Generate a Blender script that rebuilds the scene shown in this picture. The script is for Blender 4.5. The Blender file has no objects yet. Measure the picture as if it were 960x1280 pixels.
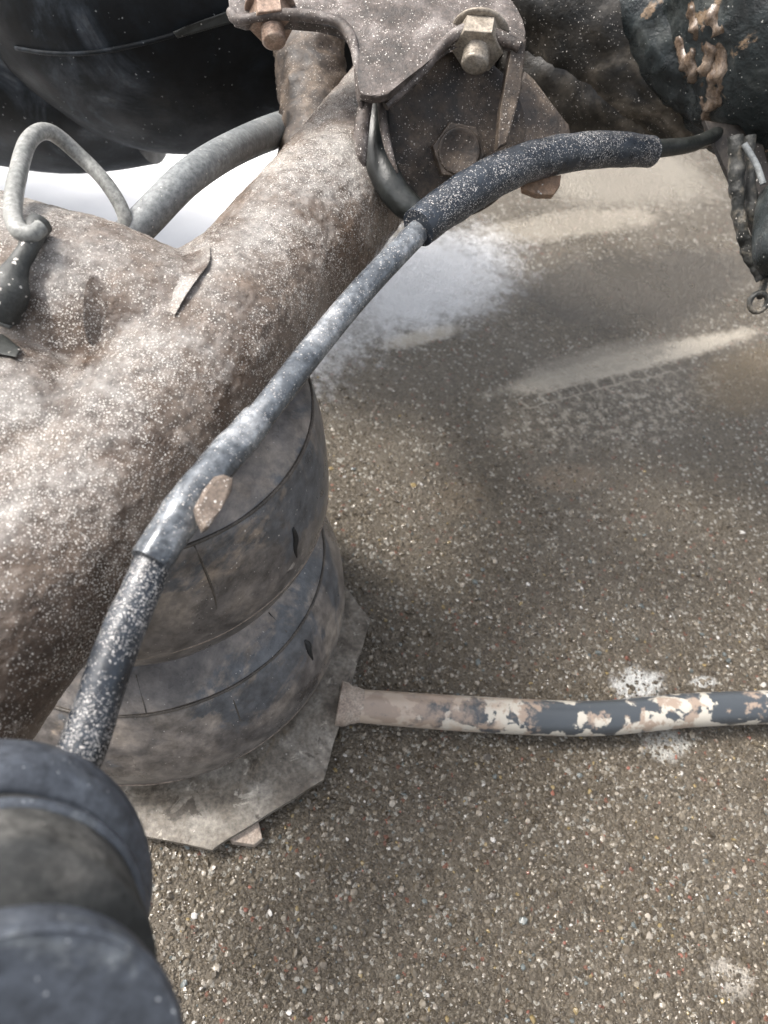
import bpy, bmesh, math, random
import numpy as np
from mathutils import Vector, Matrix, noise as mn
random.seed(7); rng = np.random.default_rng(7)
sc = bpy.context.scene
R = math.radians
# ------------------------------------------------------------------ camera
CAMH, FPX = 0.70, 903.2
PITCH, ROLL = R(52.6), R(12.5)
_F = Vector((0, math.cos(PITCH), -math.sin(PITCH))); _R = Vector((1, 0, 0)); _U = _R.cross(_F)
RX = math.cos(ROLL)*_R + math.sin(ROLL)*_U
UY = -math.sin(ROLL)*_R + math.cos(ROLL)*_U
CAM = Vector((0, 0, CAMH))
cd = bpy.data.cameras.new('camera'); cam = bpy.data.objects.new('camera', cd); sc.collection.objects.link(cam)
cd.sensor_width = 36; cd.lens = FPX/1280*36; cd.clip_start = 0.01; cd.clip_end = 500
m = Matrix.Identity(4)
for i in range(3):
    m[i][0] = RX[i]; m[i][1] = UY[i]; m[i][2] = -_F[i]; m[i][3] = CAM[i]
cam.matrix_world = m; sc.camera = cam
cd.dof.use_dof = True; cd.dof.focus_distance = 0.50; cd.dof.aperture_fstop = 8.5
# ------------------------------------------------------------------ light
SUN_EL, SUN_AZ = R(55), R(276)      # azimuth measured clockwise from +y
w = bpy.data.worlds.new('World'); sc.world = w; w.use_nodes = True
nt = w.node_tree; bg = nt.nodes['Background']
sky = nt.nodes.new('ShaderNodeTexSky'); sky.sky_type = 'NISHITA'; sky.sun_disc = False
sky.sun_elevation = SUN_EL; sky.sun_rotation = SUN_AZ; sky.air_density = 1.0; sky.dust_density = 6.0; sky.ozone_density = 0.6
hs_ = nt.nodes.new('ShaderNodeHueSaturation'); hs_.inputs['Saturation'].default_value = .35   # overcast: greyed sky
nt.links.new(sky.outputs[0], hs_.inputs['Color']); nt.links.new(hs_.outputs[0], bg.inputs[0]); bg.inputs[1].default_value = 0.15
sl = bpy.data.lights.new('overcast_sun', 'SUN'); sl.energy = 1.5; sl.angle = R(11); sl.color = (1, .955, .90)
so = bpy.data.objects.new('overcast_sun', sl); sc.collection.objects.link(so)
sd = Vector((math.sin(SUN_AZ)*math.cos(SUN_EL), math.cos(SUN_AZ)*math.cos(SUN_EL), math.sin(SUN_EL)))
so.rotation_euler = sd.to_track_quat('Z', 'Y').to_euler()
sc.view_settings.view_transform = 'Standard'; sc.view_settings.look = 'None'
sc.view_settings.gamma = 1; sc.view_settings.use_curve_mapping = False; sc.view_settings.exposure = 1.35
# ------------------------------------------------------------------ helpers
def at(px, py, d):
    return CAM + d*(_F + (px-480)/FPX*RX - (py-640)/FPX*UY)
VD = 0.8                                   # vehicle parts hang nearer than the first distance estimate
def vp(px, py, d): return at(px, py, d*VD)
def on(px, py, z=0.0):
    v = at(px, py, 1) - CAM
    return CAM + v*((z-CAMH)/v.z)
WL = {}                                    # world location of every object
def root(name, loc, label, cat, group=None):
    o = bpy.data.objects.new(name, None); sc.collection.objects.link(o)
    o.location = loc; o.empty_display_size = .02; WL[o] = Vector(loc)
    o['label'] = label; o['category'] = cat
    if group: o['group'] = group
    return o
def tag(o, label, cat=None, group=None, kind=None):
    if label: o['label'] = label
    if cat: o['category'] = cat
    if group: o['group'] = group
    if kind: o['kind'] = kind
    return o
def link_mesh(name, me, mat, parent=None, smooth=True, label=None, kind=None):
    n = len(me.vertices)
    co = np.empty(n*3); me.vertices.foreach_get('co', co); co = co.reshape(-1, 3)
    c = (co.min(0)+co.max(0))/2
    co -= c; me.vertices.foreach_set('co', co.ravel())
    o = bpy.data.objects.new(name, me); sc.collection.objects.link(o)
    WL[o] = Vector(c)
    if parent: o.parent = parent; o.location = Vector(c)-WL[parent]
    else: o.location = c
    if mat: me.materials.clear(); me.materials.append(mat)
    me.polygons.foreach_set('use_smooth', [smooth]*len(me.polygons)); me.update()
    if label: o['label'] = label
    if kind: o['kind'] = kind
    return o
def mk(name, bm, mat, parent=None, smooth=True, label=None, angle=None, kind=None):
    bmesh.ops.recalc_face_normals(bm, faces=bm.faces)
    if angle is not None:
        for e in bm.edges:
            if len(e.link_faces) == 2 and e.calc_face_angle(0) > R(angle): e.smooth = False
    me = bpy.data.meshes.new(name); bm.to_mesh(me); bm.free()
    return link_mesh(name, me, mat, parent, smooth, label, kind)
def catmull(P, n):
    P = [np.array(p, float) for p in P]; Q = [2*P[0]-P[1]]+P+[2*P[-1]-P[-2]]; out = []
    for i in range(1, len(Q)-2):
        for k in range(n):
            t = k/n; a, b, c, d = Q[i-1:i+3]
            out.append(.5*((2*b)+(c-a)*t+(2*a-5*b+4*c-d)*t*t+(3*b-a-3*c+d)*t**3))
    out.append(P[-1]); return out
def frames(C):
    T = []
    for i in range(len(C)):
        t = C[min(i+1, len(C)-1)]-C[max(i-1, 0)]; T.append(t.normalized())
    n = T[0].orthogonal().normalized(); N = [n]
    for i in range(1, len(C)):
        n = N[-1]-T[i]*N[-1].dot(T[i]); N.append(n.normalized())
    return T, N
def tube(bm, nodes, seg=24, n=8, rough=0.0, rscale=30, raw=False, flat=(1, 1)):
    """nodes = [(Vector, radius)...]; smooth sweep with closed ends"""
    if raw: S = [np.array([*p, r]) for p, r in nodes]
    else: S = catmull([[*p, r] for p, r in nodes], n)
    C = [Vector(s[:3]) for s in S]; T, N = frames(C); rings = []
    for i, c in enumerate(C):
        B = T[i].cross(N[i]); rg = []
        for k in range(seg):
            a = 2*math.pi*k/seg; r = max(S[i][3], 1e-5)
            d = N[i]*math.cos(a)*flat[0]+B*math.sin(a)*flat[1]; p = c+d*r
            if rough: p = p+d*rough*mn.fractal(p*rscale, 1, 2, 3)
            rg.append(bm.verts.new(p))
        rings.append(rg)
    for i in range(len(rings)-1):
        for k in range(seg):
            bm.faces.new((rings[i][k], rings[i][(k+1) % seg], rings[i+1][(k+1) % seg], rings[i+1][k]))
    bm.faces.new(rings[0][::-1]); bm.faces.new(rings[-1])
    return bm
def basis(axis):
    a = Vector(axis).normalized(); x = a.orthogonal().normalized(); return x, a.cross(x), a
def lathe(bm, org, axis, prof, seg=96, closed=False, rough=0, rscale=20, ref=None):
    x, y, a = basis(axis)
    if ref is not None: x = (Vector(ref)-a*a.dot(ref)).normalized(); y = a.cross(x)
    rings = []
    for r, h in prof:
        rg = []
        for k in range(seg):
            t = 2*math.pi*k/seg; p = org+a*h+(x*math.cos(t)+y*math.sin(t))*max(r, 1e-5)
            if rough: p = p+(p-org-a*h).normalized()*rough*mn.fractal(p*rscale, 1, 2, 3)
            rg.append(bm.verts.new(p))
        rings.append(rg)
    n = len(rings)
    for i in range(n if closed else n-1):
        A, B = rings[i], rings[(i+1) % n]
        for k in range(seg): bm.faces.new((A[k], A[(k+1) % seg], B[(k+1) % seg], B[k]))
    if not closed: bm.faces.new(rings[0][::-1]); bm.faces.new(rings[-1])
    return bm
def smooth_prof(P, n=5):
    return [tuple(p) for p in catmull(P, n)]
def plate(bm, pts, thick, bevel=0.0, segs=2):
    """closed outline of 3-D points, given thickness (vector)"""
    lo = [bm.verts.new(p) for p in pts]; hi = [bm.verts.new(Vector(p)+thick) for p in pts]
    n = len(pts); f1 = bm.faces.new(lo); f2 = bm.faces.new(hi[::-1])
    for k in range(n): bm.faces.new((lo[k], hi[k], hi[(k+1) % n], lo[(k+1) % n]))
    if bevel:
        ed = [e for e in bm.edges if f1 in e.link_faces or f2 in e.link_faces]
        bmesh.ops.bevel(bm, geom=ed, offset=bevel, segments=segs, affect='EDGES', profile=.5)
    return bm
def round_outline(pts, n=4):
    """Chaikin rounding of a closed 2-D/3-D outline"""
    P = [np.array(p, float) for p in pts]
    for _ in range(n):
        Q = []
        for i in range(len(P)):
            a, b = P[i], P[(i+1) % len(P)]; Q += [a*.75+b*.25, a*.25+b*.75]
        P = Q
    return P
def hexprism(bm, org, axis, r, h, h0=0, bev=.0008, rot=0):
    x, y, a = basis(axis); pts = []
    for k in range(6):
        t = math.pi/3*k+rot; pts.append(org+a*h0+(x*math.cos(t)+y*math.sin(t))*r)
    return plate(bm, pts, a*h, bev)
from mathutils.bvhtree import BVHTree
def bvh_of(o):
    me = o.data; return BVHTree.FromPolygons([v.co+WL[o] for v in me.vertices], [tuple(p.vertices) for p in me.polygons])
def hit(bvh, px, py):
    return bvh.ray_cast(CAM, (at(px, py, 1)-CAM).normalized())[0]
# ------------------------------------------------------------------ materials
class NB:
    def __init__(s, name):
        s.m = bpy.data.materials.new(name); s.m.use_nodes = True; s.t = s.m.node_tree
        s.b = s.t.nodes['Principled BSDF']; s.tc = s.t.nodes.new('ShaderNodeTexCoord'); s.co = s.tc.outputs['Object']
    def n(s, typ, **kw):
        nd = s.t.nodes.new('ShaderNode'+typ)
        for k, v in kw.items(): setattr(nd, k, v)
        return nd
    def l(s, a, b): s.t.links.new(a, b)
    def setin(s, sock, v):
        if isinstance(v, bpy.types.NodeSocket): s.l(v, sock)
        else: sock.default_value = v
    def noise(s, scale, detail=6, rough=.6, co=None, dist=0, col=False):
        nd = s.n('TexNoise'); nd.inputs['Scale'].default_value = scale; nd.inputs['Detail'].default_value = detail
        nd.inputs['Roughness'].default_value = rough; nd.inputs['Distortion'].default_value = dist
        s.l(co or s.co, nd.inputs['Vector']); return nd.outputs['Color' if col else 'Fac']
    def vor(s, scale, co=None, rnd=1, feature='F1'):
        nd = s.n('TexVoronoi', feature=feature); nd.inputs['Scale'].default_value = scale; nd.inputs['Randomness'].default_value = rnd
        s.l(co or s.co, nd.inputs['Vector']); return nd
    def ramp(s, fac, stops, interp='LINEAR'):
        nd = s.n('ValToRGB'); r = nd.color_ramp; r.interpolation = interp
        while len(r.elements) < len(stops): r.elements.new(.5)
        for e, (p, c) in zip(r.elements, stops):
            e.position = p; e.color = (*c, 1) if isinstance(c, tuple) else (c, c, c, 1)
        s.l(fac, nd.inputs[0]); return nd.outputs[0]
    def math(s, op, a, b=0.0, c=None, clamp=False):
        nd = s.n('Math', operation=op, use_clamp=clamp); s.setin(nd.inputs[0], a); s.setin(nd.inputs[1], b)
        if c is not None: s.setin(nd.inputs[2], c)
        return nd.outputs[0]
    def step(s, v, lo, hi):
        nd = s.n('MapRange', interpolation_type='SMOOTHSTEP'); s.setin(nd.inputs['Value'], v)
        s.setin(nd.inputs['From Min'], lo); s.setin(nd.inputs['From Max'], hi)
        if lo > hi:
            s.setin(nd.inputs['From Min'], hi); s.setin(nd.inputs['From Max'], lo)
            nd.inputs['To Min'].default_value = 1; nd.inputs['To Max'].default_value = 0
        return nd.outputs[0]
    def mix(s, f, a, b):
        nd = s.n('Mix', data_type='RGBA'); s.setin(nd.inputs[0], f)
        for k, v in ((6, a), (7, b)):
            if isinstance(v, bpy.types.NodeSocket): s.l(v, nd.inputs[k])
            else: nd.inputs[k].default_value = (*v, 1)
        return nd.outputs[2]
    def specks(s, scale, dens, size, patch=True):
        dv_ = s.n('VectorMath', operation='MULTIPLY_ADD'); s.l(s.noise(scale*1.3, 2, .6, col=True), dv_.inputs[0])
        dv_.inputs[1].default_value = (.9/scale,)*3; s.l(s.co, dv_.inputs[2])
        v = s.vor(scale, co=dv_.outputs[0]); sep = s.n('SeparateColor'); s.l(v.outputs['Color'], sep.inputs[0])
        rad = s.math('MULTIPLY_ADD', sep.outputs[1], size*.7, size*.3)
        on_ = s.math('LESS_THAN', v.outputs['Distance'], rad)
        d = dens
        if patch: d = s.math('MULTIPLY', s.step(s.noise(22, 3), .33, .62), dens*1.6)
        k = s.math('LESS_THAN', sep.outputs[0], d)
        return s.math('MULTIPLY', s.math('MULTIPLY', on_, k), s.math('MULTIPLY_ADD', sep.outputs[2], .6, .4))
    def bump(s, h, strength=.5, dist=.002, prev=None):
        nd = s.n('Bump'); nd.inputs['Strength'].default_value = strength; nd.inputs['Distance'].default_value = dist
        s.l(h, nd.inputs['Height'])
        if prev is not None: s.l(prev, nd.inputs['Normal'])
        return nd.outputs[0]
    def done(s, col, rough, nrm=None, metal=0, spec=.5, coat=0):
        s.setin(s.b.inputs['Base Color'], col if isinstance(col, bpy.types.NodeSocket) else (*col, 1))
        s.setin(s.b.inputs['Roughness'], rough); s.setin(s.b.inputs['Metallic'], metal)
        s.setin(s.b.inputs['Specular IOR Level'], spec); s.setin(s.b.inputs['Coat Weight'], coat)
        s.b.inputs['Coat Roughness'].default_value = .15
        if nrm is not None: s.l(nrm, s.b.inputs['Normal'])
        return s.m
def dirty(name, stops, scale=25, rough=(.45, .8), grime=None, specks=None, speck_col=(.62, .58, .53), bumps=((180, .5, .0012),), metal=0, spec=.5, coat=0, dist=0.4, lumps=None, dust_sheen=None, fine_c=((.34, .38), (.5, .85), (.66, 1.35))):
    b = NB(name); n1 = b.noise(scale, 9, .65, dist=dist)
    col = b.ramp(n1, stops)
    if grime:
        for (gs, lo, hi, gc) in grime:
            col = b.mix(b.step(b.noise(gs, 8, .65, dist=.6), lo, hi), col, gc)
    if dust_sheen:
        gn = b.n('NewGeometry'); sx_ = b.n('SeparateXYZ'); b.l(gn.outputs['Normal'], sx_.inputs[0])
        dz = b.math('ADD', sx_.outputs[2], b.math('MULTIPLY', b.math('SUBTRACT', b.noise(24, 7, .7), .5), 1.6))
        col = b.mix(b.math('MULTIPLY', b.step(dz, dust_sheen[1], dust_sheen[2]), dust_sheen[3]), col, dust_sheen[0])  # upward faces paler: dust, with the axle's sheen painted in
    n2 = b.noise(scale*9, 6, .7)
    fine = b.n('Mix', data_type='RGBA', blend_type='MULTIPLY'); fine.inputs[0].default_value = .8
    b.l(col, fine.inputs[6]); b.l(b.ramp(n2, list(fine_c)), fine.inputs[7]); col = fine.outputs[2]
    nrm = None
    if lumps: nrm = b.bump(b.noise(lumps[0], 4, .55), lumps[1], lumps[2], nrm)
    for s_, st, d in bumps: nrm = b.bump(b.noise(s_, 8, .7), st, d, nrm)
    rg = b.step(b.noise(scale*2.2, 5), .3, .7); rr = b.math('MULTIPLY_ADD', rg, rough[1]-rough[0], rough[0])
    if specks:
        for sp in specks:
            k = b.specks(*sp); col = b.mix(k, col, speck_col); nrm = b.bump(k, .7, .0006, nrm)
    return b.done(col, rr, nrm, metal, spec, coat)

M = {}
M['mud_iron'] = dirty('mud_iron', [(.32, (.040, .024, .016)), (.44, (.105, .072, .052)), (.55, (.185, .140, .108)), (.68, (.30, .245, .20))], 15, (.20, .42),
    grime=[(7, .56, .66, (.11, .070, .045)), (45, .60, .66, (.33, .28, .24))], specks=[(680, .70, .38), (1000, .6, .42), (380, .12, .24)],
    speck_col=(.86, .82, .76), bumps=((90, .5, .003), (260, 1, .0028), (700, .9, .0012)), dust_sheen=((.44, .42, .395), .62, 1.32, .85), fine_c=((.34, .45), (.5, .9), (.66, 1.3)))
M['tab_grit'] = dirty('grit_covered_tab', [(.34, (.07, .05, .04)), (.5, (.15, .115, .09)), (.66, (.26, .21, .17))], 60, (.5, .8), specks=[(700, .5, .4)], bumps=((300, .9, .0015),))
M['muddy_rod'] = dirty('muddy_rod', [(.38, (.008, .009, .008)), (.5, (.03, .03, .026)), (.60, (.16, .14, .11)), (.74, (.36, .33, .27))], 55, (.3, .6), specks=[(500, .2, .3)], bumps=((150, .8, .002), (400, .6, .001)))
M['rust_plate'] = dirty('rust_plate', [(.38, (.022, .016, .012)), (.49, (.065, .050, .042)), (.58, (.12, .10, .09)), (.7, (.23, .205, .19))], 40, (.4, .7),
    specks=[(750, .40, .36), (430, .14, .28)], bumps=((160, .7, .0018), (500, .6, .0008)))
M['rust_dark'] = dirty('rust_dark', [(.36, (.012, .009, .007)), (.5, (.055, .040, .029)), (.66, (.15, .115, .085))], 30, (.4, .7),
    specks=[(750, .45, .34), (430, .12, .26)], speck_col=(.5, .45, .40), bumps=((160, .6, .0016), (500, .5, .0008)))
M['rust_bright'] = dirty('rust_bright', [(.3, (.09, .05, .03)), (.5, (.22, .14, .09)), (.7, (.33, .24, .17))], 30, (.5, .8),
    specks=[(450, .25, .36)], bumps=((160, .6, .0016),))
M['dark_steel'] = dirty('dark_steel', [(.3, (.012, .010, .009)), (.6, (.045, .037, .03)), (.8, (.10, .085, .07))], 30, (.35, .6),
    specks=[(420, .3, .33)], speck_col=(.45, .42, .38), bumps=((160, .5, .001),))
M['nut'] = dirty('nut_zinc', [(.3, (.12, .095, .07)), (.5, (.27, .235, .19)), (.7, (.42, .38, .33))], 60, (.35, .6), bumps=((300, .5, .0008),), metal=.3)
M['nut_rust'] = dirty('nut_rusty', [(.3, (.10, .06, .04)), (.5, (.22, .15, .11)), (.7, (.34, .27, .21))], 60, (.4, .65), bumps=((300, .6, .0009),), metal=.2)
M['pipe'] = dirty('blue_black_sheath', [(.35, (.010, .013, .018)), (.6, (.022, .028, .037)), (.8, (.06, .067, .078))], 30, (.22, .42),
    specks=[(760, .60, .38), (480, .22, .28), (1200, .5, .44)], speck_col=(.60, .57, .54), bumps=((250, .35, .0008),), lumps=(60, .3, .002))
M['pipe_bare'] = dirty('steel_blue_pipe', [(.38, (.045, .052, .062)), (.52, (.13, .142, .155)), (.68, (.34, .35, .36))], 30, (.10, .24),
    specks=[(850, .45, .36), (520, .10, .26)], speck_col=(.62, .58, .54), bumps=((250, .3, .0006),), metal=.25)
M['rubber_bag'] = dirty('dusty_bag_rubber', [(.34, (.062, .056, .053)), (.46, (.125, .113, .105)), (.56, (.20, .175, .154)), (.70, (.31, .265, .22))], 8, (.22, .42),
    grime=[(11, .56, .62, (.095, .099, .106)), (7, .58, .66, (.27, .22, .175)), (30, .66, .70, (.30, .27, .24))], bumps=((40, .3, .002), (350, .3, .0005)), specks=[(420, .10, .22)], dist=1.8)
M['bag_seam'] = dirty('bag_seam_rubber', [(.3, (.03, .026, .022)), (.6, (.10, .085, .07)), (.8, (.22, .18, .14))], 60, (.4, .6))
M['bag_fold'] = dirty('bag_fold_dust', [(.3, (.14, .11, .085)), (.6, (.25, .20, .16)), (.8, (.33, .28, .23))], 30, (.45, .65))
M['black_mark'] = dirty('black_paint_mark', [(.3, (.006, .006, .006)), (.7, (.012, .012, .012))], 60, (.5, .7))
M['steel_plate'] = dirty('worn_jack_plate', [(.34, (.075, .062, .048)), (.46, (.15, .13, .105)), (.58, (.22, .20, .17)), (.72, (.34, .31, .27))], 26, (.25, .5),
    grime=[(32, .60, .64, (.36, .33, .28)), (44, .60, .64, (.07, .058, .045)), (12, .56, .64, (.13, .105, .075))], bumps=((120, .4, .0012), (500, .4, .0005)), specks=[(300, .05, .25)])
M['rust_tan'] = dirty('rusty_foot', [(.3, (.20, .15, .12)), (.5, (.33, .27, .22)), (.7, (.45, .39, .33))], 60)
M['grey_hose'] = dirty('grey_rubber_hose', [(.3, (.12, .13, .135)), (.6, (.185, .195, .195)), (.8, (.28, .28, .27))], 30, (.45, .65),
    specks=[(500, .10, .3)], bumps=((200, .4, .0008),))
M['pale_tube'] = dirty('pale_plastic_tube', [(.3, (.15, .155, .145)), (.6, (.25, .25, .235)), (.8, (.36, .355, .33))], 40, (.4, .6), bumps=((200, .4, .0008),))
M['black_plastic'] = dirty('dusty_black_plastic', [(.42, (.003, .004, .005)), (.52, (.006, .009, .012)), (.60, (.030, .037, .046)), (.72, (.13, .135, .14))], 9, (.45, .7), spec=.22,
    specks=[(260, .10, .20), (110, .03, .10)], speck_col=(.4, .42, .42), bumps=((30, .15, .003), (200, .3, .0006)), dist=1.0)
M['black_rubber'] = dirty('black_rubber', [(.3, (.010, .012, .011)), (.7, (.028, .03, .028)), (.85, (.07, .07, .065))], 20, (.28, .5), specks=[(300, .08, .25)], bumps=((60, .4, .002), (300, .3, .0006)))
M['connector'] = dirty('dusty_connector', [(.3, (.015, .017, .016)), (.6, (.05, .052, .048)), (.8, (.14, .135, .12))], 60, (.4, .6), specks=[(330, .25, .34)], bumps=((200, .6, .001),))
M['brown_drum'] = dirty('mud_streaked_black', [(.40, (.007, .007, .006)), (.50, (.028, .024, .019)), (.60, (.10, .085, .066)), (.74, (.24, .21, .175))], 11, (.3, .55),
    specks=[(600, .30, .30), (300, .08, .20)], bumps=((70, .5, .003), (300, .5, .001)), lumps=(22, .5, .006), dist=1.0)
M['waxed_black'] = dirty('waxed_black', [(.38, (.006, .009, .010)), (.52, (.018, .024, .025)), (.66, (.06, .066, .062)), (.8, (.16, .15, .13))], 14, (.2, .42),
    grime=[(16, .60, .64, (.20, .14, .09))], specks=[(400, .15, .25)], speck_col=(.4, .4, .37), bumps=((50, .6, .004), (250, .5, .001)), lumps=(30, .5, .005), dist=1.5)
M['wax'] = dirty('cavity_wax', [(.35, (.07, .045, .03)), (.5, (.145, .105, .075)), (.68, (.27, .215, .17))], 50, (.15, .35), bumps=((120, .5, .0015),))
M['blue_rubber'] = dirty('blue_grey_rubber', [(.3, (.030, .035, .044)), (.6, (.052, .060, .074)), (.8, (.10, .112, .13))], 20, (.3, .5),
    grime=[(26, .60, .68, (.10, .11, .12))], specks=[(520, .08, .24)], speck_col=(.4, .42, .44), bumps=((30, .2, .003), (200, .3, .0006)))
M['dust_rubber'] = dirty('dusty_groove_rubber', [(.36, (.010, .012, .011)), (.5, (.028, .029, .028)), (.6, (.060, .059, .055)), (.74, (.14, .135, .125))], 22, (.5, .7), bumps=((60, .4, .002),), specks=[(200, .1, .2)])
M['snow'] = dirty('overlit_white', [(.3, (.86, .86, .87)), (.7, (.92, .92, .92))], 12, (.6, .8), bumps=((40, .15, .002),), fine_c=((.3, .97), (.5, 1.0), (.7, 1.0)))  # near-white colour carries the brightness of the overexposed far ground
# jack handle : chipped blue-black paint over pale primer and rust
b = NB('chipped_paint'); n = b.noise(38, 5, .55, dist=.3); xc = b.n('SeparateXYZ'); b.l(b.co, xc.inputs[0])
g = b.math('MULTIPLY_ADD', xc.outputs[2], -7.0, n)
col = b.mix(b.step(g, .435, .47), (.050, .057, .064), (.42, .39, .335))
col = b.mix(b.step(b.noise(45, 7, .65), .54, .62), col, (.27, .21, .165))
g2 = b.math('MULTIPLY_ADD', xc.outputs[0], -2.2, b.noise(50, 6, .7)); col = b.mix(b.math('MULTIPLY', b.step(g2, .72, .95), .75), col, (.34, .26, .20))
M['chipped'] = b.done(col, .3, b.bump(g, .5, .001, b.bump(b.noise(300, 6), .3, .0006)))
# ------------------------------------------------------------------ ground
b = NB('wet_worn_asphalt'); geo = b.n('NewGeometry'); P = geo.outputs['Position']; b.co = P
NL = {k: b.noise(k, 6, .65) for k in (9, 30, 40)}; NFINE = b.noise(70, 8, .75)
def ell(p1, p2, half, lo=.5, hi=1.05, jit=.25, js=9):
    """irregular patch of the ground between two photographed points, half width in metres"""
    A, B_ = on(*p1), on(*p2); c = (A+B_)/2; v = B_-A; ang = math.atan2(v.y, v.x)
    mp = b.n('Mapping', vector_type='TEXTURE'); mp.inputs['Location'].default_value = (c.x, c.y, 0)
    mp.inputs['Rotation'].default_value = (0, 0, ang); mp.inputs['Scale'].default_value = (v.length/2, half, 1)
    b.l(P, mp.inputs['Vector']); ln = b.n('VectorMath', operation='LENGTH'); b.l(mp.outputs[0], ln.inputs[0])
    d = b.math('MULTIPLY_ADD', b.math('SUBTRACT', NL[js], .5), jit*4, ln.outputs['Value'])
    d = b.math('MULTIPLY_ADD', b.math('SUBTRACT', NFINE, .5), 1.1, d)
    return b.step(d, hi, lo), mp
v1 = b.vor(300); v2 = b.vor(650)
agg = b.ramp(b.vor(300).outputs['Color'], [(.0, (.040, .031, .020)), (.35, (.085, .069, .048)), (.6, (.125, .104, .076)), (.85, (.19, .163, .125)), (1, (.28, .25, .205))])
base = b.ramp(b.noise(6, 7, .6), [(.3, (.064, .050, .033)), (.5, (.105, .085, .060)), (.7, (.150, .125, .094))])
col = b.mix(.55, base, agg)
sepv = b.n('SeparateColor'); b.l(v1.outputs['Color'], sepv.inputs[0])
col = b.mix(b.math('GREATER_THAN', sepv.outputs[0], .988), col, (.16, .075, .05))
col = b.mix(b.math('GREATER_THAN', sepv.outputs[1], .93), col, (.32, .30, .26))
SAND = (.46, .41, .335); PALE = (.27, .24, .195)
for (p1, p2, hw, c_, amt, kw) in [
    ((640, 235), (900, 205), .16, PALE, .95, {}), ((560, 300), (850, 262), .05, SAND, .5, {}),
    ((585, 500), (980, 405), .026, SAND, 1.0, dict(jit=.15)), ((640, 480), (860, 420), .035, PALE, .7, {}),
    ((470, 435), (590, 405), .022, SAND, .9, {}), ((530, 640), (620, 600), .035, (.20, .15, .095), .35, {}),
    ((660, 610), (760, 585), .03, (.26, .20, .14), .45, {}), ((860, 520), (1000, 440), .07, (.16, .115, .06), .55, {}),
    ((600, 400), (960, 330), .13, (.045, .037, .027), .8, {}), ((430, 330), (640, 330), .03, (.06, .05, .04), .3, {}),
    ((760, 865), (830, 845), .022, (.62, .62, .60), .9, dict(jit=.35, js=30)), ((800, 940), (860, 925), .02, (.55, .54, .5), .6, dict(jit=.4, js=30)),
    ((860, 855), (900, 850), .008, (.6, .6, .58), .8, dict(jit=.35, js=40)), ((880, 1210), (950, 1235), .018, (.5, .46, .4), .6, dict(jit=.4, js=30))]:
    f, _ = ell(p1, p2, hw, **kw); f = b.math('MULTIPLY', f, amt); col = b.mix(f, col, c_)
# tyre print : sandy ridges left by tread blocks
f, mp = ell((610, 545), (900, 470), .10, jit=.2); sx = b.n('SeparateXYZ'); b.l(mp.outputs[0], sx.inputs[0])
br = b.n('TexBrick'); br.offset = .5; br.inputs['Scale'].default_value = 2.0; br.inputs['Mortar Size'].default_value = .05; br.inputs['Mortar Smooth'].default_value = .9; br.inputs['Brick Width'].default_value = .30; br.inputs['Row Height'].default_value = .42
br.inputs['Color1'].default_value = (0, 0, 0, 1); br.inputs['Color2'].default_value = (0, 0, 0, 1); br.inputs['Mortar'].default_value = (1, 1, 1, 1)
dv = b.n('VectorMath', operation='MULTIPLY_ADD'); b.l(b.noise(40, 4, .6, col=True), dv.inputs[0]); dv.inputs[1].default_value = (.16, .22, 0); b.l(mp.outputs[0], dv.inputs[2])
b.l(dv.outputs[0], br.inputs['Vector'])
up_ = b.step(sx.outputs[1], .0, .35); blk = b.math('MULTIPLY', br.outputs['Color'], up_)
scf = b.math('MULTIPLY', b.step(b.noise(75, 6, .7), .47, .60), b.math('SUBTRACT', 1.05, b.math('MULTIPLY', up_, .75)))
tr = b.math('MULTIPLY', b.math('MULTIPLY', f, b.math('MAXIMUM', blk, scf)), .62)
col = b.mix(tr, col, SAND)
# sky glare on the wet ground, painted into the colour as pale patches
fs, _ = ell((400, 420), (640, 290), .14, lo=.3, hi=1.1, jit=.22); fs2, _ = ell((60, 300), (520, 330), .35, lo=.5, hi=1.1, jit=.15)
glare = b.math('MAXIMUM', fs, fs2); col = b.mix(b.math('MULTIPLY', glare, .85), col, (.82, .83, .85))
wet = b.step(b.noise(5, 5, .6), .35, .65); rough = b.math('MULTIPLY_ADD', wet, .18, .20)
hgt = b.math('ADD', b.math('MULTIPLY', b.math('SUBTRACT', 1, v1.outputs['Distance']), .8), b.math('MULTIPLY', v2.outputs['Distance'], -.4))
hgt = b.math('ADD', hgt, b.noise(150, 6, .7))
nrm = b.bump(b.noise(900, 3, .6), .9, .0010, b.bump(hgt, 1, .0040))
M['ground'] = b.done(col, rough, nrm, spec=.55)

def grid(x0, x1, y0, y1, nx, ny, zf):
    X, Y = np.meshgrid(np.linspace(x0, x1, nx), np.linspace(y0, y1, ny)); V = [(x, y, zf(x, y)) for x, y in zip(X.ravel(), Y.ravel())]
    Fc = [(j*nx+i, j*nx+i+1, (j+1)*nx+i+1, (j+1)*nx+i) for j in range(ny-1) for i in range(nx-1)]
    return V, Fc
me = bpy.data.meshes.new('ground'); V, Fc = grid(-60, 60, -60, 60, 9, 9, lambda x, y: 0); me.from_pydata(V, [], Fc)
tag(link_mesh('ground', me, M['ground']), None, kind='structure')
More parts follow.
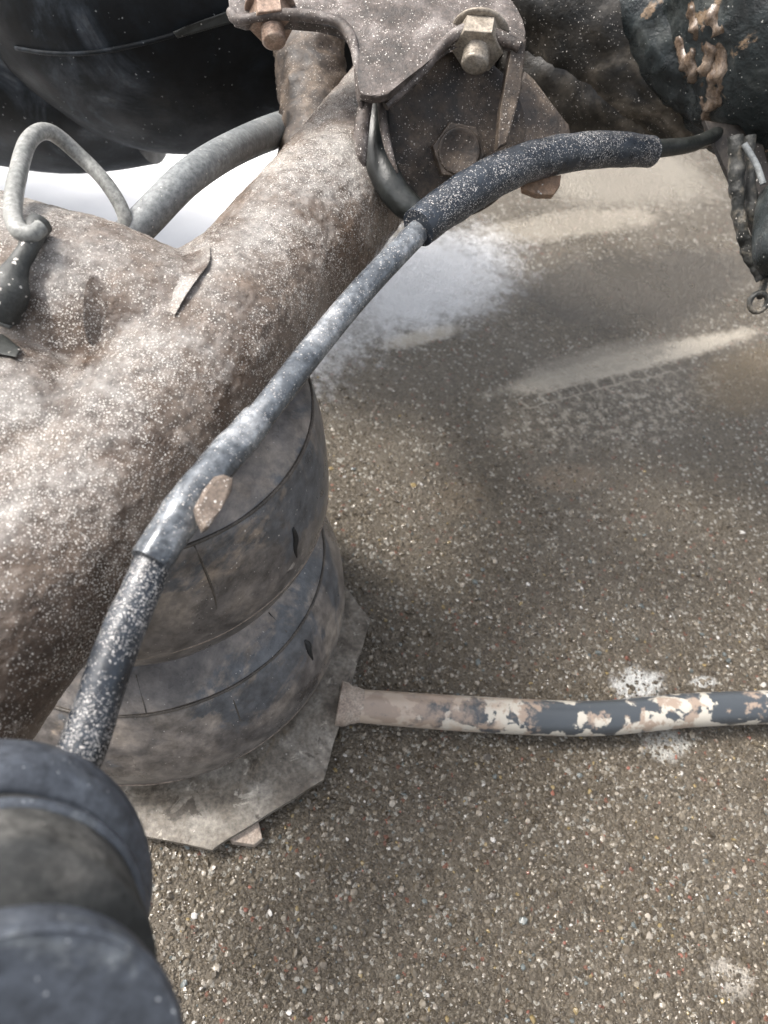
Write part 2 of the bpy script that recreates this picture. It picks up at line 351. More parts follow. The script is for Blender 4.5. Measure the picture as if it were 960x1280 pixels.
# sheet of ground beyond the axle, overexposure painted white, ragged near edge
def overlit_z(x, y):
    e = -0.20 - x + .10*mn.fractal(Vector((x*3, y*3, 5)), 1, 2, 4) + .25*max(0, y-1.5)
    e = min(e, y-.62)
    return .014*min(1, max(0, e/.10))**.6 - .004 + .004*mn.fractal(Vector((x*14, y*14, 0)), 1, 2, 3)*(e > 0)
V, Fc = grid(-3.0, .4, .55, 3.6, 170, 150, overlit_z); me = bpy.data.meshes.new('snow'); me.from_pydata(V, [], Fc)
tag(link_mesh('snow', me, M['snow']), None, kind='structure')  # 'snow' is the overexposed far ground painted white

# aggregate stones standing proud of the worn surface
phi = (1+5**.5)/2
ico = np.array([(-1, phi, 0), (1, phi, 0), (-1, -phi, 0), (1, -phi, 0), (0, -1, phi), (0, 1, phi), (0, -1, -phi), (0, 1, -phi), (phi, 0, -1), (phi, 0, 1), (-phi, 0, -1), (-phi, 0, 1)], float)
ico /= np.linalg.norm(ico[0])
icf = np.array([(0, 11, 5), (0, 5, 1), (0, 1, 7), (0, 7, 10), (0, 10, 11), (1, 5, 9), (5, 11, 4), (11, 10, 2), (10, 7, 6), (7, 1, 8), (3, 9, 4), (3, 4, 2), (3, 2, 6), (3, 6, 8), (3, 8, 9), (4, 9, 5), (2, 4, 11), (6, 2, 10), (8, 6, 7), (9, 8, 1)])
NS = 60000
x = rng.uniform(-.35, .75, NS*3); y = rng.uniform(-.06, 1.0, NS*3)
ok_ = y < rng.uniform(.50, .80, NS*3)
keep = ok_ & (rng.uniform(0, 1, NS*3) < np.clip(1.15-1.05*np.clip(y, 0, 1), .10, 1)*.85)
x, y = x[keep][:NS], y[keep][:NS]; NS = len(x)
r = rng.lognormal(math.log(.00115), .48, NS).clip(.0005, .0040)
sc3 = rng.uniform(.6, 1.25, (NS, 3)); sc3[:, 2] *= .62
vv = ico[None]*sc3[:, None]*r[:, None, None]*rng.uniform(.8, 1.2, (NS, 12, 1))
a = rng.uniform(0, 6.28, NS); ca, sa = np.cos(a)[:, None], np.sin(a)[:, None]
tl = rng.uniform(-.5, .5, NS)[:, None]; zz = vv[..., 2]+vv[..., 0]*tl
vx = vv[..., 0]*ca-vv[..., 1]*sa; vy = vv[..., 0]*sa+vv[..., 1]*ca
VV = np.stack([vx+x[:, None], vy+y[:, None], zz+(r*rng.uniform(-.1, .30, NS))[:, None]], -1).reshape(-1, 3)
FF = (icf[None]+12*np.arange(NS)[:, None, None]).reshape(-1, 3)
me = bpy.data.meshes.new('road_aggregate'); me.vertices.add(len(VV)); me.vertices.foreach_set('co', VV.ravel())
me.loops.add(FF.size); me.loops.foreach_set('vertex_index', FF.ravel().astype(np.int32)); me.polygons.add(len(FF))
me.polygons.foreach_set('loop_start', np.arange(0, FF.size, 3, dtype=np.int32)); me.polygons.foreach_set('loop_total', np.full(len(FF), 3, np.int32)); me.update(calc_edges=True)
pal = np.array([(.052, .041, .028), (.090, .073, .051), (.125, .104, .076), (.17, .147, .113), (.25, .22, .18), (.20, .085, .06), (.20, .15, .07), (.09, .10, .095), (.42, .40, .37)])
ci = rng.choice(9, NS, p=[.29, .29, .20, .115, .045, .008, .012, .030, .010]); cc = pal[ci]*rng.uniform(.8, 1.2, (NS, 1))
ca_ = me.color_attributes.new('stone', 'FLOAT_COLOR', 'POINT'); ca_.data.foreach_set('color', np.concatenate([np.repeat(cc, 12, 0), np.ones((NS*12, 1))], 1).ravel())
b = NB('aggregate_stone'); at_ = b.n('Attribute'); at_.attribute_name = 'stone'
M['stone'] = b.done(at_.outputs['Color'], .09, b.bump(b.noise(900, 4), .5, .0006), spec=.6)
tag(link_mesh('road_aggregate', me, M['stone'], smooth=False), 'coarse wet aggregate stones bedded in the dark worn road surface', 'aggregate', kind='stuff')

# ------------------------------------------------------------------ bag jack
JC = Vector((-.198, .33, 0)); Z = Vector((0, 0, 1))
jack = root('bag_jack', JC, 'dusty pneumatic bag jack with two stacked black air bags on a steel plate', 'jack')
PZ = .020
ol = [(.010, .375), (-.001, .203), (-.081, .126), (-.300, .122), (-.385, .205), (-.388, .385), (-.305, .465), (-.075, .462)]
pts = []
for i, (px, py) in enumerate(ol):
    q = ol[(i+1) % 8]
    for k in range(10):
        t = k/10; p = Vector((px+(q[0]-px)*t, py+(q[1]-py)*t, PZ))
        p += Vector((mn.noise(p*40), mn.noise(p*40+Vector((9, 0, 0))), 0))*.0012; pts.append(p)
mk('base_plate', plate(bmesh.new(), pts, Vector((0, 0, -.007)), .0012), M['steel_plate'], jack, smooth=False)
bm = bmesh.new(); F = [on(285, 1045, .012), on(322, 1022, .012), on(328, 1048, .012), on(318, 1056, .012), on(290, 1052, .012)]
mk('foot', plate(bm, [Vector((p.x, p.y, .0128)) for p in F], Vector((0, 0, -.0125)), .001), M['rust_tan'], jack, smooth=False)
for (fx, fy) in ((-.30, .15), (-.34, .40), (-.08, .42)):
    mk('foot', lathe(bmesh.new(), Vector((fx, fy, 0)), Z, [(.018, .0), (.018, .0128)], 24), M['rust_tan'], jack, smooth=False)
low = smooth_prof([(.160, .0205), (.168, .024), (.1765, .040), (.181, .062), (.180, .088), (.174, .112), (.164, .134), (.156, .147), (.145, .158), (.130, .169), (.118, .178), (.112, .184)], 6)
bag1 = mk('air_bag', lathe(bmesh.new(), JC, Z, low, 160, rough=.0012, rscale=14), M['rubber_bag'], jack, label='lower dusty rubber air bag')
upp = smooth_prof([(.108, .188), (.124, .192), (.139, .201), (.149, .217), (.153, .240), (.151, .268), (.147, .294), (.142, .314), (.136, .330), (.120, .343), (.095, .352), (.070, .355)], 6)
bag2 = mk('air_bag', lathe(bmesh.new(), JC, Z, upp, 160, rough=.0012, rscale=14), M['rubber_bag'], jack, label='upper dusty rubber air bag')
def ringat(name, prof, z, rr, mat, par, rad=.0011, rough=0):
    p = [(rr+rad*math.cos(t), z+rad*math.sin(t)) for t in [i*math.pi/4 for i in range(8)]]
    return mk(name, lathe(bmesh.new(), JC, Z, p, 160, closed=True, rough=rough), mat, par)
def rz(prof, z):
    for i in range(len(prof)-1):
        if prof[i][1] <= z <= prof[i+1][1]:
            t = (z-prof[i][1])/(prof[i+1][1]-prof[i][1]+1e-9); return prof[i][0]*(1-t)+prof[i+1][0]*t
    return prof[-1][0]
for prof, bag, zs in ((low, bag1, ((.147, .0015, 'bag_seam'), (.048, .0008, 'bag_fold'))), (upp, bag2, ((.330, .0014, 'bag_seam'), (.236, .0008, 'bag_fold')))):
    for z, rad, mt in zs: ringat('seam', prof, z, rz(prof, z)+rad*.1, M[mt], bag, rad, .0006)
ringat('girdle_ring', None, .186, .1135, M['black_rubber'], jack, .0035)
mk('bag_lip', lathe(bmesh.new(), JC, Z, [(.1310, .1942), (.1362, .1972), (.1372, .1997), (.1330, .1992)], 160, closed=True), M['bag_fold'], jack)
mk('top_plate', lathe(bmesh.new(), JC, Z, [(.068, .3545), (.075, .3555), (.075, .362), (.070, .364)], 48), M['steel_plate'], jack)
# moulded vertical joint lines and hand painted black ticks, following the bag skin
def bagpt(prof, px, py, z):
    """point on the bag skin at height z on the side seen through the pixel"""
    P0 = on(px, py, z); d = (Vector((P0.x, P0.y, 0))-Vector((JC.x, JC.y, 0))).normalized(); return d
def on_bag(prof, px, py, lift=.0006):
    v = (at(px, py, 1)-CAM).normalized(); t = .2
    while t < 1.2:
        p = CAM+v*t; 
        if prof[0][1] < p.z < prof[-1][1] and math.hypot(p.x-JC.x, p.y-JC.y) < rz(prof, p.z): break
        t += .0008
    d = Vector((p.x-JC.x, p.y-JC.y, 0)).normalized(); return JC+d*(rz(prof, p.z)+lift)+Vector((0, 0, p.z))
def skin_strip(name, prof, pix, wid, mat, par, lift=.0006):
    P = [on_bag(prof, *p, lift) for p in pix]
    bm = bmesh.new(); tube(bm, [(p, w_) for p, w_ in zip(P, wid)], 8, 4); return mk(name, bm, mat, par)
skin_strip('paint_mark', low, [(380, 800), (384, 806), (386, 814), (390, 824)], [.0012, .0034, .0028, .0012], M['black_mark'], bag1, 0)
skin_strip('paint_mark', upp, [(366, 660), (369, 672), (368, 685), (370, 696)], [.0010, .0024, .0020, .0010], M['black_mark'], bag2, 0)
skin_strip('mould_line', upp, [(243, 682), (256, 712), (268, 745), (271, 775)], [.0005, .0008, .0008, .0004], M['bag_seam'], bag2, 0)
skin_strip('mould_line', low, [(170, 842), (180, 880), (184, 895)], [.0004, .0006, .0004], M['bag_seam'], bag1, 0)
skin_strip('mould_line', low, [(284, 856), (297, 890), (308, 925)], [.0004, .0006, .0004], M['bag_seam'], bag1, 0)
skin_strip('mould_line', low, [(335, 765), (358, 790)], [.0005, .0005], M['bag_seam'], bag1, 0)
# lifting handle
HZ = .026
hp = [on(x_, y_, HZ) for x_, y_ in ((428, 880), (470, 884), (600, 893), (740, 898), (860, 888), (960, 884), (1080, 884))]
mk('handle', tube(bmesh.new(), [(p, .0150+.0022*min(1, k/2.)) for k, p in enumerate(hp)], 32, 10), M['chipped'], jack)
mk('weld_bead', tube(bmesh.new(), [(hp[0]-Vector((.004, 0, 0)), .0215), (hp[0].lerp(hp[1], .12), .0205), (hp[0].lerp(hp[1], .30), .0178), (hp[0].lerp(hp[1], .6), .0155)], 28, 5, .0015, 60), M['rust_tan'], jack)

# ------------------------------------------------------------------ axle housing (cast body, one continuous piece)
bm = bmesh.new()
A = [((600, -10, .92), .060), ((512, 125, .80), .066), ((376, 302, .655), .0635), ((255, 450, .55), .0630), ((115, 620, .50), .0680), ((-35, 790, .46), .0680), ((-190, 1010, .43), .070)]
tube(bm, [(vp(*p), r_*VD) for p, r_ in A], 40, 6)
Bn = [((-420, 225, .64), .080), ((-200, 310, .60), .080), ((0, 374, .57), .080), ((130, 415, .56), .080), ((235, 452, .56), .072)]
tube(bm, [(vp(*p), r_*VD) for p, r_ in Bn], 40, 6)
Cn = [((-120, 500, .53), .075), ((20, 560, .51), .075), ((100, 590, .51), .068)]
tube(bm, [(vp(*p), r_*VD) for p, r_ in Cn], 40, 6)
tube(bm, [(vp(*p), r_*VD) for p, r_ in [((170, 470, .55), .062), ((262, 405, .58), .058), ((330, 350, .61), .056)]], 40, 6)
# bulge over the bracket seat
tube(bm, [(vp(*p), r_*VD) for p, r_ in [((228, 545, .50), .006), ((262, 530, .50), .014), ((285, 520, .51), .007)]], 20, 5)
me = bpy.data.meshes.new('tmp'); bm.to_mesh(me); bm.free(); o = bpy.data.objects.new('tmp', me); sc.collection.objects.link(o)
rm = o.modifiers.new('r', 'REMESH'); rm.mode = 'VOXEL'; rm.voxel_size = .0017
sm = o.modifiers.new('s', 'SMOOTH'); sm.factor = .6; sm.iterations = 28
dg = bpy.context.evaluated_depsgraph_get(); me2 = bpy.data.meshes.new_from_object(o.evaluated_get(dg))
bpy.data.objects.remove(o)
n = len(me2.vertices); co = np.empty(n*3); no = np.empty(n*3); me2.vertices.foreach_get('co', co); me2.vertex_normals.foreach_get('vector', no)
co = co.reshape(-1, 3); no = no.reshape(-1, 3)
dsp = np.array([.0013*mn.fractal(Vector(c)*18, 1, 2, 3)+.0007*mn.fractal(Vector(c)*90, .9, 2, 3)+.0004*mn.fractal(Vector(c)*300, .9, 2, 2) for c in co])
co += no*dsp[:, None]; me2.vertices.foreach_set('co', co.ravel())
axle = root('axle_housing', vp(130, 560, .44), 'thick mud-caked rusty axle housing with arm running up to the bracket', 'axle')
me2.name = 'casting'; link_mesh('casting', me2, M['mud_iron'], axle)
# welded lip and lug
def pix_plate(name, pix, thick, mat, par, bev=.0008, smooth=False, label=None, rnd=0):
    P = [vp(*p) for p in pix]
    if rnd: P = [Vector(p) for p in round_outline(P, rnd)]
    c = sum(P, Vector())/len(P); nrm_ = Vector((0, 0, 0))
    for i in range(len(P)): nrm_ += (P[i]-c).cross(P[(i+1) % len(P)]-c)
    nrm_.normalize()
    if nrm_.dot(CAM-c) > 0: nrm_ = -nrm_
    P = [p-(p-c).dot(nrm_)*nrm_*.999 for p in P]
    return mk(name, plate(bmesh.new(), P, nrm_*thick, bev), mat, par, smooth, label)
axle_bvh = bvh_of(bpy.data.objects['casting'])
def on_axle(px, py, lift):
    h = hit(axle_bvh, px, py); h = h if h is not None else vp(px, py, .52)
    return h+(CAM-h).normalized()*lift
def surf_plate(name, pix, thick, mat, par, bev=.001, label=None):
    P = [on_axle(*p) for p in pix]; c = sum(P, Vector())/len(P)
    return mk(name, plate(bmesh.new(), P, (c-CAM).normalized()*thick, bev), mat, par, False, label)
def flap(name, rows, liftL, liftR, th, mat):
    """thin curved sheet of steel: one edge welded down, the other standing off"""
    bm = bmesh.new(); G = []
    R_ = catmull([[*a_, *b_] for a_, b_ in rows], 5); K = 7
    for ri, q in enumerate(R_):
        q = [float(v_) for v_ in q]
        e = math.sin(math.pi*min(1, max(0, (ri+1)/(len(R_)+1))))**.5; row = []
        for k in range(K):
            t = k/(K-1); px, py = q[0]*(1-t)+q[2]*t, q[1]*(1-t)+q[3]*t
            l_ = (liftL*(1-t)**1.5+liftR*t**1.5)*e+.0006*mn.noise(Vector((px*.15, py*.15, 0)))
            p = on_axle(px, py, l_); v = (p-CAM).normalized()
            row.append((bm.verts.new(p), bm.verts.new(p+v*th)))
        G.append(row)
    for a_ in range(len(G)-1):
        for k in range(K-1):
            bm.faces.new([G[a_][k][0], G[a_+1][k][0], G[a_+1][k+1][0], G[a_][k+1][0]]); bm.faces.new([G[a_][k][1], G[a_][k+1][1], G[a_+1][k+1][1], G[a_+1][k][1]])
        for k in (0, K-1): bm.faces.new([G[a_][k][0], G[a_+1][k][0], G[a_+1][k][1], G[a_][k][1]])
    for a_ in (0, len(G)-1):
        for k in range(K-1): bm.faces.new([G[a_][k][0], G[a_][k+1][0], G[a_][k+1][1], G[a_][k][1]])
    return mk(name, bm, mat, axle, angle=55)
flap('weld_lip', [((222, 322), (263, 308)), ((216, 338), (261, 328)), ((211, 354), (249, 345)), ((208, 370), (234, 366)), ((208, 386), (218, 394))], -.0015, .0055, .0030, M['mud_iron'])
flap('lug', [((112, 344), (128, 344)), ((106, 362), (141, 362)), ((104, 384), (145, 386)), ((105, 406), (136, 408)), ((109, 426), (120, 430))], .0075, -.0015, .0035, M['mud_iron'])

# ------------------------------------------------------------------ sheathed pipe along the axle
pipe = root('sheathed_pipe', vp(320, 530, .46), 'long blue-black sheathed pipe speckled with grit running diagonally along the axle', 'pipe')
def seg(name, pl, mat, par=pipe, s=28, n=8, rough=0, label=None):
    return mk(name, tube(bmesh.new(), [(vp(x_, y_, d), r_*VD) for x_, y_, d, r_ in pl], s, n, rough, 60), mat, par, angle=50, label=label)
seg('sleeve', [(40, 1040, .375, .0125), (92, 960, .385, .0125), (122, 880, .395, .0122), (150, 800, .405, .0118), (178, 735, .413, .0112), (196, 695, .42, .0108)], M['pipe'], label='lower blue-black rubber sleeve', rough=.0006)
seg('inner_pipe', [(150, 790, .408, .009), (215, 660, .43, .0095), (280, 575, .452, .0095), (320, 528, .465, .0095), (395, 432, .502, .0095), (460, 355, .535, .0096), (540, 272, .572, .0095)], M['pipe_bare'], label='bare steel-blue pipe between the sleeves')
seg('clamp_band', [(188, 702, .412, .0118), (214, 662, .422, .0124), (243, 620, .433, .0124), (274, 580, .446, .0116), (305, 545, .459, .0110), (322, 524, .466, .0105)], M['pipe_bare'], rough=.0012, label='dented bracket band round the pipe')
seg('sleeve', [(522, 285, .560, .0150), (560, 257, .575, .0162), (610, 225, .595, .0166), (660, 203, .62, .0162), (720, 190, .65, .0160), (770, 187, .68, .0155), (812, 190, .71, .0140)], M['pipe'], label='upper blue-black rubber sleeve', rough=.0007)
seg('tail', [(780, 188, .68, .0085), (820, 186, .71, .0085), (866, 180, .74, .0075), (900, 165, .77, .007)], M['black_rubber'])
pix_plate('clip_tab', [(243, 634, .405), (254, 612, .407), (268, 595, .411), (280, 592, .412), (292, 597, .413), (290, 613, .413), (276, 637, .409), (262, 658, .404), (254, 662, .403), (248, 650, .403)], .012, M['tab_grit'], pipe, .0018, rnd=0, label='brown grit-covered clip tab')

# ------------------------------------------------------------------ bracket with nuts
brk = root('suspension_bracket', vp(470, 60, .60), 'rusty forked steel bracket plate at the top holding two nuts', 'bracket')
ol = [(284, -60, .63), (284, 6, .61), (292, 22, .60), (340, 14, .60), (415, 22, .60), (434, 34, .60), (444, 52, .60), (447, 80, .60), (448, 128, .595), (458, 134, .595), (482, 134, .595), (494, 122, .597), (545, 72, .60), (566, 44, .60), (590, 36, .60), (625, 46, .60), (652, 58, .60), (660, 42, .60), (652, 14, .61), (630, -12, .62), (600, -60, .63)]
pix_plate('bracket_plate', ol, .006, M['rust_plate'], brk, .0014, rnd=1)
pix_plate('side_flange', [(640, 50, .603), (659, 48, .60), (652, 110, .615), (634, 180, .63), (622, 186, .63), (626, 140, .62)], .016, M['rust_dark'], brk, .0015)
seg('rolled_edge', [(288, 14, .606, .004), (300, 25, .603, .0042), (345, 18, .601, .0042), (412, 24, .601, .0045), (436, 42, .6, .0044), (447, 80, .599, .004), (449, 118, .600, .0030), (452, 134, .603, .0012)], M['rust_plate'], brk, s=12, rough=.0006)
seg('rolled_edge', [(482, 133, .597, .0035), (520, 98, .6, .004), (556, 54, .602, .0045), (582, 38, .602, .005), (615, 44, .602, .0055), (650, 58, .602, .005)], M['rust_plate'], brk, s=12, rough=.0006)
def nut(px, py, d, r_, mat, label, tilt):
    c = vp(px, py, d); ax = (vp(px+tilt[0], py+tilt[1], d-tilt[2])-c).normalized()
    nn = mk('nut', hexprism(bmesh.new(), c-ax*.010*1, ax, r_, .013, rot=.35), mat, brk, smooth=False, label=label)
    bm = bmesh.new(); prof = [(r_*.5, -.004)]; z_ = .003
    for k in range(5): prof += [(r_*.52, z_), (r_*.46, z_+.0008), (r_*.46, z_+.0011), (r_*.52, z_+.0019)]; z_ += .0021
    prof += [(r_*.4, z_+.001)]
    lathe(bm, c, ax, prof, 24); mk('bolt_thread', bm, mat, nn)
    bm = bmesh.new(); lathe(bm, c-ax*.0125, ax, [(r_*1.02, 0), (r_*1.12, .0006), (r_*1.12, .002), (r_*1.02, .0026)], 32); mk('washer', bm, mat, nn)
nut(340, 30, .612, .0155, M['nut_rust'], 'rusty hex nut under the left lobe', (4, 34, .004))
nut(597, 60, .612, .0180, M['nut'], 'pale zinc hex nut under the right lobe', (-6, 34, .006))

# ------------------------------------------------------------------ pivot bushing with bolt under the bracket
bush = root('pivot_bushing', vp(560, 180, .65), 'dark rusty pivot bushing with a hex bolt head below the bracket', 'bushing')
bc = vp(570, 190, .655); c = vp(568, 172, .655); ax = ((CAM-c).normalized()+.22*RX+.10*UY).normalized()
mk('housing', lathe(bmesh.new(), c-ax*.05, ax, smooth_prof([(.066*VD, 0), (.068*VD, .02), (.068*VD, .044), (.065*VD, .049), (.045*VD, .050), (.03*VD, .050)], 4), 64, rough=.0012), M['rust_dark'], bush)
bolt = mk('bolt_head', hexprism(bmesh.new(), bc+ax*.0002, ax, .0195, .0095, rot=.2), M['rust_dark'], bush, smooth=False)
mk('bolt_face', lathe(bmesh.new(), bc+ax*.0088, ax, [(.0150, 0), (.0155, .0014), (.0145, .0024), (.0128, .0012), (.0, .0010)], 40), M['rust_dark'], bolt)
seg('rubber_ring', [(474, 118, .645, .009), (470, 170, .64, .0125), (480, 215, .635, .0135), (502, 250, .635, .0125), (530, 272, .635, .010)], M['black_rubber'], bush, rough=.001, label='dark rubber ring at the left of the bushing')
seg('edge_lip', [(476, 128, .612, .0035), (480, 160, .612, .0038), (487, 190, .614, .0032), (497, 216, .618, .0010)], M['rust_plate'], bush, s=12)
seg('edge_lip', [(458, 126, .608, .0055), (452, 160, .610, .0066), (452, 190, .613, .0050), (456, 208, .618, .0015)], M['rust_plate'], bush, s=16)
# rust gusset and tab behind the pipe
pix_plate('gusset', [(655, 90, .68), (668, 100, .68), (712, 156, .69), (716, 174, .69), (640, 200, .67), (622, 186, .66), (636, 150, .67)], .012, M['rust_dark'], bush, .0015, label='triangular speckled gusset right of the bushing')
pix_plate('tab', [(652, 224, .635), (702, 218, .635), (700, 232, .635), (692, 243, .635), (672, 243, .635), (654, 236, .635)], .008, M['rust_bright'], bush, .001)
# narrow brown arm on the left behind the bracket
arm = root('link_arm', vp(390, 90, .66), 'brown rusty link arm seen between the black tank and the bracket', 'link arm')
seg('arm_body', [(392, -40, .87, .044), (388, 40, .86, .042), (390, 100, .85, .040), (395, 160, .84, .042), (402, 240, .82, .044)], M['rust_dark'], arm, n=16, rough=.006)

# ------------------------------------------------------------------ black tanks, upper left
def tank(name, label, nodes, mat, group):
    t = root(name, vp(*nodes[len(nodes)//2][:3]), label, 'tank', group); return t
tk = root('air_tank', vp(200, 60, .95), 'large smudged black plastic tank with a raised seam, behind the grey hoses', 'tank')
seg('shell', [(500, -170, 1.05, .23), (420, -115, 1.02, .235), (300, -75, 1.0, .245), (200, -50, .98, .238), (110, -70, .96, .215), (60, -95, .95, .17)], M['black_plastic'], tk, s=64, n=8)
tb = bvh_of(bpy.data.objects['shell'])
def tank_line(name, pl, mat, rad):
    P = [(hit(tb, x_, y_), rad) for x_, y_ in pl]; P = [p for p in P if p[0] is not None]
    if len(P) > 1: mk(name, tube(bmesh.new(), P, 12, 8), mat, tk)
tank_line('seam_ridge', [(20, 60), (60, 66), (110, 66), (160, 58), (215, 44), (290, 20)], M['black_plastic'], .0022)
Pq = [hit(tb, *q) for q in ((216, 40), (232, 33), (300, 8), (300, 26), (222, 48))]
if all(p is not None for p in Pq): mk('seam_cover', plate(bmesh.new(), [p+(CAM-p).normalized()*.010 for p in Pq], (Pq[0]-CAM).normalized()*.016, .0015), M['black_rubber'], tk, False)
tk2 = root('mudguard', vp(20, 120, 1.1), 'black plastic mudguard edge at the far upper left behind the tank', 'mudguard')
seg('panel', [(-260, 0, 1.12, .22), (-60, 0, 1.1, .225), (60, 20, 1.08, .215), (170, 20, 1.08, .2)], M['black_plastic'], tk2, s=48, n=6)
# grey hose and thin tube
hz = root('brake_hose', vp(260, 210, .64), 'thick grey rubber hose curving from behind the axle to the arm', 'hose')
seg('hose_body', [(120, 330, .60, .0142), (175, 282, .61, .0142), (235, 222, .63, .0145), (300, 182, .72, .0158), (365, 158, .90, .020), (430, 150, .96, .021)], M['grey_hose'], hz)
ht = root('sensor_cable', vp(60, 200, .55), 'thin pale grey tube looping like a hairpin over the axle end', 'cable')
seg('tube_body', [(150, 300, .60, .0058), (156, 272, .595, .0058), (135, 232, .59, .0058), (100, 195, .585, .0060), (62, 165, .565, .0062), (36, 176, .54, .0062), (22, 220, .51, .0062), (16, 262, .485, .0062), (23, 287, .472, .0060), (40, 292, .470, .0054), (52, 284, .474, .0050)], M['pale_tube'], ht)
bm = bmesh.new(); tube(bm, [(on_axle(x_, y_, l_), r_) for x_, y_, l_, r_ in [(50, 280, .013, .0066), (44, 290, .012, .0066), (38, 305, .011, .0054), (26, 328, .010, .0052), (16, 346, .011, .0075), (8, 366, .012, .0110), (-4, 386, .012, .0125)]], 24, 8, .0012, 60)
plug = mk('connector', bm, M['connector'], ht, label='black gritty plug on the end of the tube')
surf_plate('clip', [(-14, 372, .016), (6, 372, .014), (28, 386, .010), (26, 398, .009), (12, 412, .008), (-14, 402, .010)], .008, M['connector'], ht)
surf_plate('clip', [(-14, 415, .008), (4, 418, .007), (26, 436, .006), (21, 446, .006), (-14, 440, .007)], .006, M['connector'], ht)
# ------------------------------------------------------------------ upper right : drum, waxed panel, hanging strap
dr = root('air_spring', vp(760, 30, .85), 'mud streaked black drum bulging down between the bracket and waxed panel', 'air spring')
seg('shell', [(560, -260, .90, .15), (660, -80, .88, .150), (745, 15, .86, .125), (815, 82, .85, .086), (868, 132, .84, .048), (905, 168, .83, .018)], M['brown_drum'], dr, s=72, n=12, rough=.005)
seg('lower_fold', [(640, 60, .86, .040), (700, 96, .86, .052), (770, 132, .87, .046), (835, 160, .87, .026), (885, 176, .86, .010)], M['brown_drum'], dr, s=48, n=12, rough=.003)
seg('upper_fold', [(720, -120, .80, .050), (790, -20, .79, .055), (840, 55, .79, .046), (875, 115, .79, .028), (902, 165, .79, .010)], M['waxed_black'], dr, s=48, n=12, rough=.004)
pn = root('waxed_panel', vp(920, 60, .66), 'glossy black panel with brown wax runs at the upper right corner', 'panel')
pbody = seg('panel_body', [(960, -330, .78, .165), (985, -160, .77, .168), (1010, -40, .76, .165), (1050, 20, .76, .155), (1180, 40, .77, .14)], M['waxed_black'], pn, s=96, n=14, rough=.008)
bvh_p = bvh_of(pbody)
def surf_seg(name, pl, mat, par, sink=.4, s=12, rough=.003, n=6):
    P = []
    for x_, y_, r_ in pl:
        h = hit(bvh_p, x_, y_)
        if h is None: continue
        P.append((h+(h-CAM).normalized()*r_*sink, r_))
    if len(P) > 1: mk(name, tube(bmesh.new(), P, s, n, rough, 120), mat, par)
surf_seg('seam_bead', [(878, 120, .002), (882, 140, .003), (888, 158, .005), (896, 170, .006), (908, 176, .005), (922, 182, .0035), (940, 186, .0025), (965, 188, .0025)], M['wax'], pn)
for pl in ([(795, 0), (803, 18), (812, 38), (818, 50)], [(862, 0), (868, 15), (872, 35), (874, 50)], [(880, 30), (886, 55), (884, 85), (880, 108)], [(896, 70), (894, 100), (890, 128), (884, 142)], [(908, 20), (906, 60), (902, 100), (898, 130)], [(848, 45), (856, 72), (864, 92)], [(868, 60), (866, 80), (872, 100)], [(892, 0), (893, 20), (897, 44)]):
    surf_seg('wax_run', [(x_, y_, [.0020, .0058, .0066, .003][min(i, 3)]) for i, (x_, y_) in enumerate(pl)], M['wax'], pn, .86, rough=.0040)
hs = root('hanging_strap', vp(935, 260, .72), 'black gritty hanging strap and rods with a small ring at the right edge', 'strap')
seg('rod', [(920, 170, .70, .0060), (921, 230, .71, .0070), (926, 280, .72, .0075), (938, 318, .73, .0075), (952, 350, .73, .0055)], M['muddy_rod'], hs, s=20, n=16, rough=.0032)
seg('rod', [(938, 170, .71, .006), (940, 250, .72, .006), (948, 300, .73, .006), (958, 345, .74, .005)], M['muddy_rod'], hs, s=16, rough=.003)
pix_plate('strap', [(880, 150, .76), (950, 160, .76), (990, 330, .78), (960, 330, .78), (920, 240, .77), (905, 205, .765)], .006, M['dark_steel'], hs, .001)
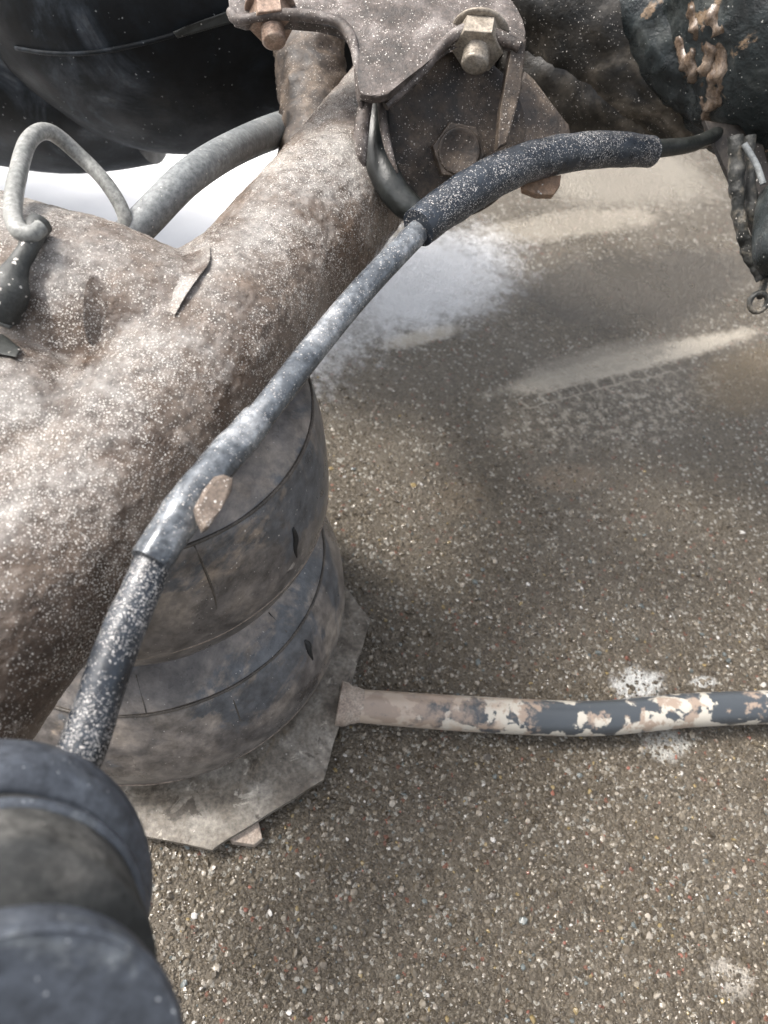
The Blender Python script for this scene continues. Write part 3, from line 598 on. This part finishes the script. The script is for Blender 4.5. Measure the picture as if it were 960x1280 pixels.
seg('rod', [(930, 180, .69, .003), (945, 205, .69, .003), (954, 230, .69, .003)], M['grey_hose'], hs, s=10)
c = vp(948, 378, .72); mk('ring', lathe(bmesh.new(), c, (CAM-c).normalized()+Vector((.5, 0, 0)), [(.0072+.0022*math.cos(t*.785), .0022*math.sin(t*.785)) for t in range(8)], 28, closed=True), M['muddy_rod'], hs)
seg('shank', [(950, 372, .72, .003), (958, 345, .73, .004), (962, 320, .735, .004)], M['muddy_rod'], hs, s=12, rough=.001)
mk('canister', lathe(bmesh.new(), vp(992, 284, .70), (vp(978, 360, .69)-vp(988, 220, .70)), smooth_prof([(.005, -.036), (.022, -.032), (.028, -.018), (.028, .018), (.022, .032), (.005, .036)], 4), 40), M['waxed_black'], hs)

# ------------------------------------------------------------------ bellows / chamber, lower left foreground
ch = root('brake_chamber', at(-30, 1200, .27), 'out of focus blue-black ribbed rubber chamber in the lower left foreground', 'chamber')
a0 = at(-30, 1150, .25); a1 = at(-10, 1402, .172); ax = (a1-a0).normalized(); L = (a1-a0).length
k0 = 215/FPX*.25; k1 = 243/FPX*.172
mk('rim', lathe(bmesh.new(), a0, ax, smooth_prof([(k0*.80, -.030), (k0*.93, -.022), (k0*.995, -.010), (k0*1.0, .0), (k0*.96, .010), (k0*.86, .014), (k0*.80, .014)], 5), 96), M['blue_rubber'], ch, label='blue-grey rounded rim')
mk('neck', lathe(bmesh.new(), a0, ax, [(k0*.81, .012), (k0*.83, .020), (k0*.82, L*.5), (k0*.80, L*.62)], 96, rough=.0015), M['dust_rubber'], ch, label='dusty recessed neck')
mk('groove_ring', lathe(bmesh.new(), a0+ax*.026, ax, [(k0*.83+.0028*math.cos(t*.785), .0028*math.sin(t*.785)) for t in range(8)], 96, closed=True), M['blue_rubber'], ch)
mk('cap', lathe(bmesh.new(), a1, ax, [(k1*.97, -.012), (k1*1.0, -.003), (k1*1.0, 0), (k1*.97, .0012), (k1*.95, .0004), (k1*.3, .0004), (0, .001)], 96), M['blue_rubber'], ch, label='flat blue-grey cap', angle=25)
